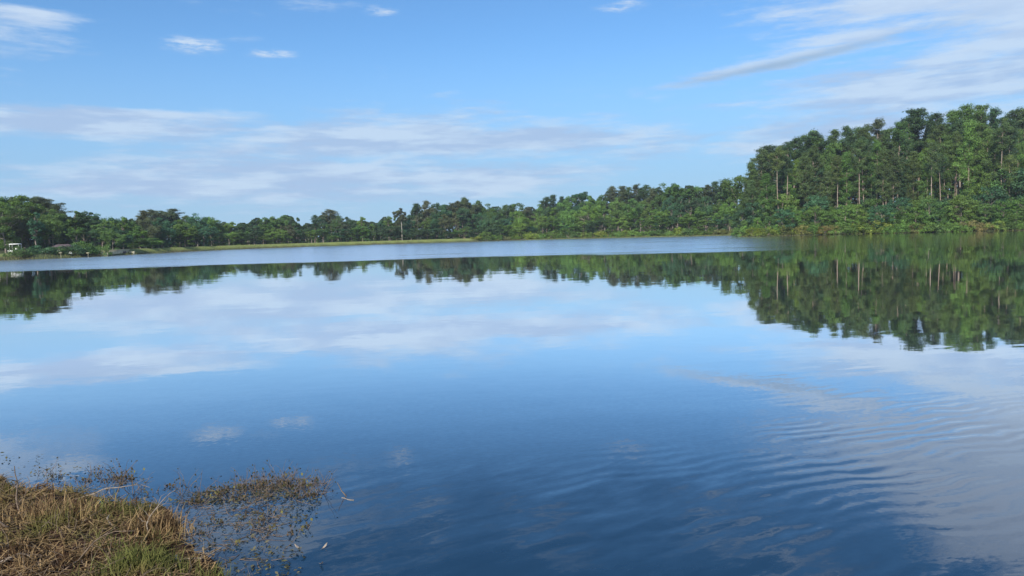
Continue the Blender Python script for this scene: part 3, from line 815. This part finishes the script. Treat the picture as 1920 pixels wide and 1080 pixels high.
# ------------------------------------------------------------------ foreground bank
def bank_pts(n, poly_px, seed, z=None):
    """random ground points inside a polygon given by picture rows and columns on the water level"""
    r = np.random.default_rng(seed); poly = np.array([gp(*q) for q in poly_px])
    lo, hi = poly.min(0), poly.max(0); outp = []
    while sum(map(len, outp)) < n:
        q = r.uniform(lo, hi, (n * 2, 2)); ins = np.zeros(len(q), bool)
        for i in range(len(poly)):
            a, b = poly[i], poly[(i + 1) % len(poly)]
            ins ^= ((a[1] > q[:, 1]) != (b[1] > q[:, 1])) & (q[:, 0] < (b[0] - a[0]) * (q[:, 1] - a[1]) / (b[1] - a[1] + 1e-12) + a[0])
        outp.append(q[ins])
    q = np.concatenate(outp)[:n]
    return np.column_stack([q, height(q[:, 0], q[:, 1])])

def grass_mat(name, c1, c2, c3):
    m, t, o = new_mat(name)
    at = t.nodes.new('ShaderNodeAttribute'); at.attribute_name = 'tone'; tone = N(at.outputs['Fac'])
    n = noise(coords(t), 1.6, 4, .6)
    c = mixc(sstep(tone, .2, .8), c1, c2); c = mixc(sstep(n, .48, .66), c, c3)
    d = t.nodes.new('ShaderNodeBsdfDiffuse'); tr = t.nodes.new('ShaderNodeBsdfTranslucent')
    t.links.new(c, d.inputs[0]); t.links.new(c, tr.inputs[0])
    mx = t.nodes.new('ShaderNodeMixShader'); mx.inputs[0].default_value = .3
    t.links.new(d.outputs[0], mx.inputs[1]); t.links.new(tr.outputs[0], mx.inputs[2]); t.links.new(mx.outputs[0], o.inputs[0])
    return m
M['dry'] = grass_mat('dry_grass', (.06, .035, .02), (.36, .25, .13), (.15, .14, .05))
M['green'] = grass_mat('green_grass', (.05, .055, .02), (.18, .19, .06), (.18, .15, .06))
M['weed'] = grass_mat('water_weed', (.05, .045, .025), (.17, .16, .06), (.13, .09, .055))
M['floater'] = grass_mat('floating_leaf', (.05, .05, .035), (.16, .15, .09), (.06, .07, .03))

bankpoly = [(-420, 862), (0, 899), (60, 911), (120, 923), (200, 936), (290, 952), (316, 976), (340, 1006), (378, 1044), (405, 1078), (440, 1130), (480, 1250), (-600, 1250)]
r_ = np.random.default_rng(15)
cl = bank_pts(900, bankpoly, 11)
cl = cl[wob(cl[:, 0], cl[:, 1], 2.1, .5) + r_.normal(0, .35, len(cl)) > -.30]
VV, PP, TT, off = [], [], [], 0
for i, q in enumerate(cl):                         # grass grows in clumps, some tall, most trodden and short
    k_ = int(r_.integers(10, 34)); sd = r_.uniform(.015, .05)
    bs = q + np.column_stack([r_.normal(0, sd, k_), r_.normal(0, sd, k_), np.full(k_, -.01)])
    V, P_, T = blades(bs, r_.choice([.05, .08, .12, .17], p=[.3, .35, .25, .1]), r_.uniform(.004, .009), r_.uniform(.4, 1.0), 5000 + i)
    VV.append(V); PP.append(P_ + off); off += len(V); TT.append(np.clip(T * .7 + r_.uniform(-.15, .35), 0, 1))
V, P_, T = np.concatenate(VV), np.concatenate(PP), np.concatenate(TT)
me = mesh_np('dry_grass', V, P_, M['dry'], T)
obj('dry_grass', me, kind='stuff', label='dry brown and straw-coloured grass covering the near bank', category='dry grass')
# matted dead stalks lying over the soil
mt_ = bank_pts(6500, bankpoly, 21); r_ = np.random.default_rng(22)
a = r_.uniform(0, 6.28, len(mt_)); dirv = np.stack([np.cos(a), np.sin(a), r_.normal(0, .18, len(mt_))], 1)
L = r_.uniform(.05, .28, (len(mt_), 1)); s = np.stack([-np.sin(a), np.cos(a), np.zeros(len(a))], 1) * .004
c_ = mt_ + np.array([0, 0, 1]) * r_.uniform(.005, .06, (len(mt_), 1))
V = np.stack([c_ - s - dirv * L / 2, c_ + s - dirv * L / 2, c_ + s + dirv * L / 2 + [0, 0, .01], c_ - s + dirv * L / 2 + [0, 0, .01]], 1).reshape(-1, 3)
me = mesh_np('dead_stalks', V, np.arange(len(V)).reshape(-1, 4), M['dry'], r_.uniform(0, 1, len(mt_)))
obj('dead_stalks', me, kind='stuff', label='matted dead stalks lying over the bank soil', category='litter')

def tuft(px, py, n, rr, L, mat, seed, name, label, width=.007, lean=.5, cat='grass tuft', group=None):
    q = on_plane(px, py, .2); r = np.random.default_rng(seed)
    root = empty(name, (q.x, q.y, H(q.x, q.y)), 0, label=label, category=cat)
    if group: root['group'] = group
    base = np.stack([r.normal(0, rr, n), r.normal(0, rr * .8, n), np.zeros(n)], 1)
    base[:, 2] = height(base[:, 0] + q.x, base[:, 1] + q.y) - root.location.z - .01
    V, P_, T = blades(base, L, width, lean, seed)
    obj('blades', mesh_np('blades', V, P_, mat, T), root)
    return root
tuft(262, 1045, 650, .13, .17, M['green'], 31, 'grass_tuft', 'bright green grass tuft at the front of the bank')
tuft(215, 1000, 120, .12, .14, M['green'], 32, 'grass_tuft', 'thin green grass tuft just behind the bright one')
tuft(12, 906, 500, .16, .07, M['green'], 33, 'grass_tuft', 'low green weed patch at the far left tip of the bank')
tuft(395, 1052, 160, .09, .16, M['green'], 34, 'grass_tuft', 'small green tuft at the right corner of the bank by the water')
tuft(175, 940, 260, .20, .17, M['green'], 35, 'grass_tuft', 'faint green tuft in the middle of the bank near its back edge')
tuft(535, 925, 220, .07, .20, M['dry'], 36, 'grass_tuft', 'straw-coloured tuft standing in the water at the end of the weed bed', lean=.6)
tuft(300, 960, 300, .12, .20, M['dry'], 37, 'grass_tuft', 'tall straw tuft at the waterline corner of the bank')
tuft(100, 950, 420, .22, .24, M['dry'], 38, 'grass_tuft', 'tall straw tuft on the back of the bank above the dark roots')

def crooked(p0, d, L, r0, seed, n=9, wig=.35, droop=0.0):
    r = np.random.default_rng(seed); d = unit(np.array(d, float)); p = np.array(p0, float); pts = [p.copy()]
    for i in range(n - 1):
        d = unit(d + r.normal(0, wig, 3) * [1, 1, .5] + np.array([0, 0, droop])); p = p + d * L / (n - 1); pts.append(p.copy())
    return np.array(pts), np.linspace(r0, r0 * .3, n)
def branch(px, py, ang, L, r0, seed, label, mat='pale_twig', rise=.15, name='dead_branch', cat='branch', forks=3, z=.14, group='dead branches on the bank'):
    q = on_plane(px, py, z); z0 = max(H(q.x, q.y), 0.0)
    root = empty(name, (q.x, q.y, z0), 0, label=label, category=cat, group=group); r0 *= .72
    pts, rr = crooked((0, 0, .02), (math.cos(ang), math.sin(ang), rise), L, r0, seed)
    mb = MB(); mb.tube(pts, rr, 6); obj('limb', mb.mesh('limb', M[mat], True), root)
    r = np.random.default_rng(seed + 1)
    for k_ in range(forks):
        i = r.integers(2, 7); dd = unit(pts[i + 1] - pts[i]) + r.normal(0, .7, 3) * [1, 1, .4]
        p2, r2 = crooked(pts[i], dd, L * r.uniform(.25, .5), rr[i] * .6, seed + 10 + k_, 6, .4)
        mb = MB(); mb.tube(p2, r2, 5); obj('twig', mb.mesh('twig', M[mat], True), root)
    return root
branch(205, 958, -1.0, .75, .011, 51, 'long pale bent branch slanting down to the green tuft', rise=.1)
branch(330, 1020, -.5, .45, .009, 52, 'pale twig sticking out toward the water right of the green tuft')
branch(60, 965, 2.4, .6, .014, 53, 'forked dark root at the left edge of the bank', 'twig')
branch(45, 985, -1.9, .55, .016, 54, 'thick dark root curling down at the lower left', 'twig')
branch(150, 1035, -.5, .6, .010, 55, 'thin brown branch lying flat left of the green tuft', 'twig', rise=0)
branch(2, 1048, .1, .26, .022, 56, 'short weathered pale driftwood stick at the left picture edge', rise=0, forks=1)
branch(140, 925, -.05, .7, .009, 57, 'pale stick lying along the back edge of the bank', rise=.02)
branch(360, 1052, -.5, .5, .010, 58, 'brown branch reaching over the water at the front corner', 'twig', rise=.05)
branch(110, 1062, .5, .6, .010, 59, 'brown twig at the very bottom left of the bank', 'twig', rise=.1)
branch(270, 990, .9, .5, .008, 60, 'upright thin twig behind the bright green tuft', rise=.6)
# low dead shrub stems on the dark left part: tangles
r_ = np.random.default_rng(77)
mb = MB()
tg = bank_pts(420, [(-60, 930), (110, 935), (150, 1010), (330, 1100), (480, 1200), (-80, 1200)], 78)
for i, q in enumerate(tg):
    a_ = r_.uniform(0, 6.28)
    pts, rr = crooked(q + [0, 0, .0], (math.cos(a_), math.sin(a_), r_.uniform(0, .9)), r_.uniform(.12, .4), r_.uniform(.002, .005), 900 + i, 6, .4, -.08)
    mb.tube(pts, rr, 4)
obj('twig_tangle', mb.mesh('twig_tangle', M['twig'], True), kind='stuff', label='tangle of dark roots and dead twigs on the bank', category='twigs')

# ------------------------------------------------------------------ water weeds
def weed(seed, h=.22, n=4, leaf=.022):
    r = np.random.default_rng(seed); mb = MB(); C, Nn, S = [], [], []
    for i in range(n):
        a_ = r.uniform(0, 6.28)
        pts, rr = crooked((r.normal(0, .03), r.normal(0, .03), -.03), (math.cos(a_) * .5, math.sin(a_) * .5, 1), h * r.uniform(.5, 1.2), .0026, seed * 7 + i, 6, .22)
        mb.tube(pts, rr, 4)
        for k_ in range(r.integers(0, 4)):
            p_ = pts[r.integers(2, 6)] + r.normal(0, .014, 3); C.append(p_); Nn.append(unit(r.normal(size=3) + [0, -.3, .6])); S.append(leaf * r.uniform(.7, 1.5))
    V, P_ = leaf_quads(np.array(C), np.array(Nn), np.array(S), .75, r)
    return mb.mesh('stem', M['twig'], True), mesh_np('leaves', V, P_, M['weed'], r.uniform(.1, .9, len(P_)))
WEED = [weed(500 + i, h_, n_) for i, (h_, n_) in enumerate([(.16, 5), (.24, 5), (.12, 7), (.30, 3), (.09, 6)])]
areas = [
 ('slender leafy water weed standing in the strip of weeds off the bank', 'water weeds in the strip off the bank', [(330, 925), (400, 918), (470, 900), (540, 888), (612, 912), (615, 930), (560, 938), (480, 936), (400, 940), (330, 950)], 66, [0, 1, 2, 1]),
 ('slender leafy water weed at the back edge of the bank', 'water weeds along the back edge of the bank', [(60, 888), (140, 885), (250, 890), (330, 905), (330, 935), (240, 925), (120, 915)], 34, [0, 1, 2, 4]),
 ('low dark water weed in the shallows right of the bank', 'water weeds in the shallows right of the bank', [(360, 985), (450, 960), (540, 965), (575, 1000), (560, 1075), (470, 1090), (420, 1075), (390, 1030)], 22, [2, 4, 0, 4])]
for lab, grp, poly, n_, ids in areas:
    pts_ = bank_pts(n_, poly, len(lab))
    for q in pts_:
        sm, lm = WEED[random.choice(ids)]
        root = empty('water_weed', (q[0], q[1], max(q[2], 0)), random.uniform(0, 6.28), label=lab, category='water weed', group=grp)
        s_ = random.uniform(.7, 1.25); root.scale = (s_, s_, s_)
        obj('stem', sm, root); obj('leaves', lm, root)
# tall single ones
for px_, py_, s_, lb in [(232, 905, 1.5, 'tallest thin water weed rising behind the middle of the bank'), (354, 912, 1.2, 'upright water weed at the left end of the weed strip'),
                         (528, 905, 1.5, 'tallest leafy weed of the strip, above the straw tuft'), (497, 908, 1.3, 'leafy weed just left of the tallest one in the strip'),
                         (613, 905, .9, 'last leafy weed at the right tip of the strip')]:
    q = on_plane(px_, py_); root = empty('water_weed', (q.x, q.y, 0), 0, label=lb, category='water weed'); root.scale = (s_ * .8, s_ * .8, s_)
    obj('stem', WEED[1][0], root); obj('leaves', WEED[1][1], root)
# floating bits of leaf and stalk
fl = np.concatenate([bank_pts(900, [(320, 950), (420, 935), (560, 930), (600, 900), (612, 925), (580, 1000), (560, 1100), (430, 1100), (380, 1040), (330, 985)], 61),
                     bank_pts(1100, [(300, 940), (400, 915), (500, 905), (600, 905), (612, 925), (500, 940), (360, 950)], 62),
                     bank_pts(160, [(-40, 850), (60, 850), (170, 868), (300, 905), (100, 900), (-40, 880)], 63)])
r_ = np.random.default_rng(64); fl[:, 2] = np.maximum(fl[:, 2], 0) + r_.uniform(.004, .02, len(fl))
keep = wob(fl[:, 0], fl[:, 1], 4.0, .3) + r_.normal(0, .5, len(fl)) > -.3; fl = fl[keep]
V, P_ = leaf_quads(fl, unit(r_.normal(size=(len(fl), 3)) * .25 + [0, 0, 1]), r_.uniform(.015, .05, len(fl)), .5, r_)
obj('floating_leaves', mesh_np('floating_leaves', V, P_, M['floater'], r_.uniform(0, 1, len(fl))), kind='stuff', label='bits of leaf and weed floating in the shallows', category='floating leaves')
mb = MB()
fs = bank_pts(230, [(330, 945), (400, 920), (520, 895), (612, 905), (612, 930), (560, 945), (520, 1000), (540, 1060), (430, 1080), (370, 1010)], 65)
for i, q in enumerate(fs):
    a_ = r_.uniform(0, 6.28); q[2] = max(q[2], .004)
    pts, rr = crooked(q, (math.cos(a_), math.sin(a_), r_.choice([0.0, .15, .6])), r_.uniform(.06, .28), r_.uniform(.0018, .0035), 1900 + i, 5, .35, -.05)
    pts[:, 2] = np.maximum(pts[:, 2], .003); mb.tube(pts, rr, 4)
obj('floating_stalks', mb.mesh('floating_stalks', M['twig'], True), kind='stuff', label='thin dead stalks floating among the weeds', category='stalks')
# the lone snag in open water
q = on_plane(657, 930)
sn = empty('snag', (q.x, q.y, 0), 0, label='lone dark twig and stub poking out of open water right of the weeds', category='snag')
mb = MB(); pts, rr = crooked((0, 0, -.05), (-.6, .1, 1), .22, .008, 5, 6, .2); mb.tube(pts, rr, 6); obj('twig', mb.mesh('twig', M['twig'], True), sn)
mb = MB(); pts, rr = crooked((-.1, -.06, -.01), (1, 0, .15), .22, .020, 8, 6, .2); mb.tube(pts * .7, rr * .6, 7); obj('stub', mb.mesh('stub', M['pale_twig'], True), sn)
# pale scraps of leaf near the bottom
for px_, py_, lb in [(604, 1030, 'curled pale leaf standing on the water near the bottom'), (600, 1058, 'flat pale leaf floating below the curled one'), (562, 1030, 'pinkish pale leaf floating left of the curled one')]:
    q = on_plane(px_, py_); lf = empty('dead_leaf', (q.x, q.y, .004), random.uniform(0, 6), label=lb, category='leaf', group='pale dead leaves on the water'); lf.scale = (.6, .6, .6)
    V, P_ = [], []
    for i in range(7):
        u = i / 6.0; wv = .018 * math.sin(math.pi * min(.98, max(.03, u))) ** .7; zc = .05 * u * u if 'curled' in lb else .012 * math.sin(u * 3)
        V += [(u * .09, -wv, zc + .006), (u * .07, 0, zc), (u * .09, wv, zc + .006)]
    for i in range(6):
        for j in range(2): P_.append((i * 3 + j, i * 3 + j + 1, i * 3 + j + 4, i * 3 + j + 3))
    obj('blade', mesh_np('blade', V, P_, M['pale_twig'] if 'curled' in lb else M['pale_twig']), lf)
    mb = MB(); mb.tube([(-.03, 0, .002), (0.005, 0, .002)], [.0015, .0015], 4); obj('stalk', mb.mesh('stalk', M['pale_twig']), lf)
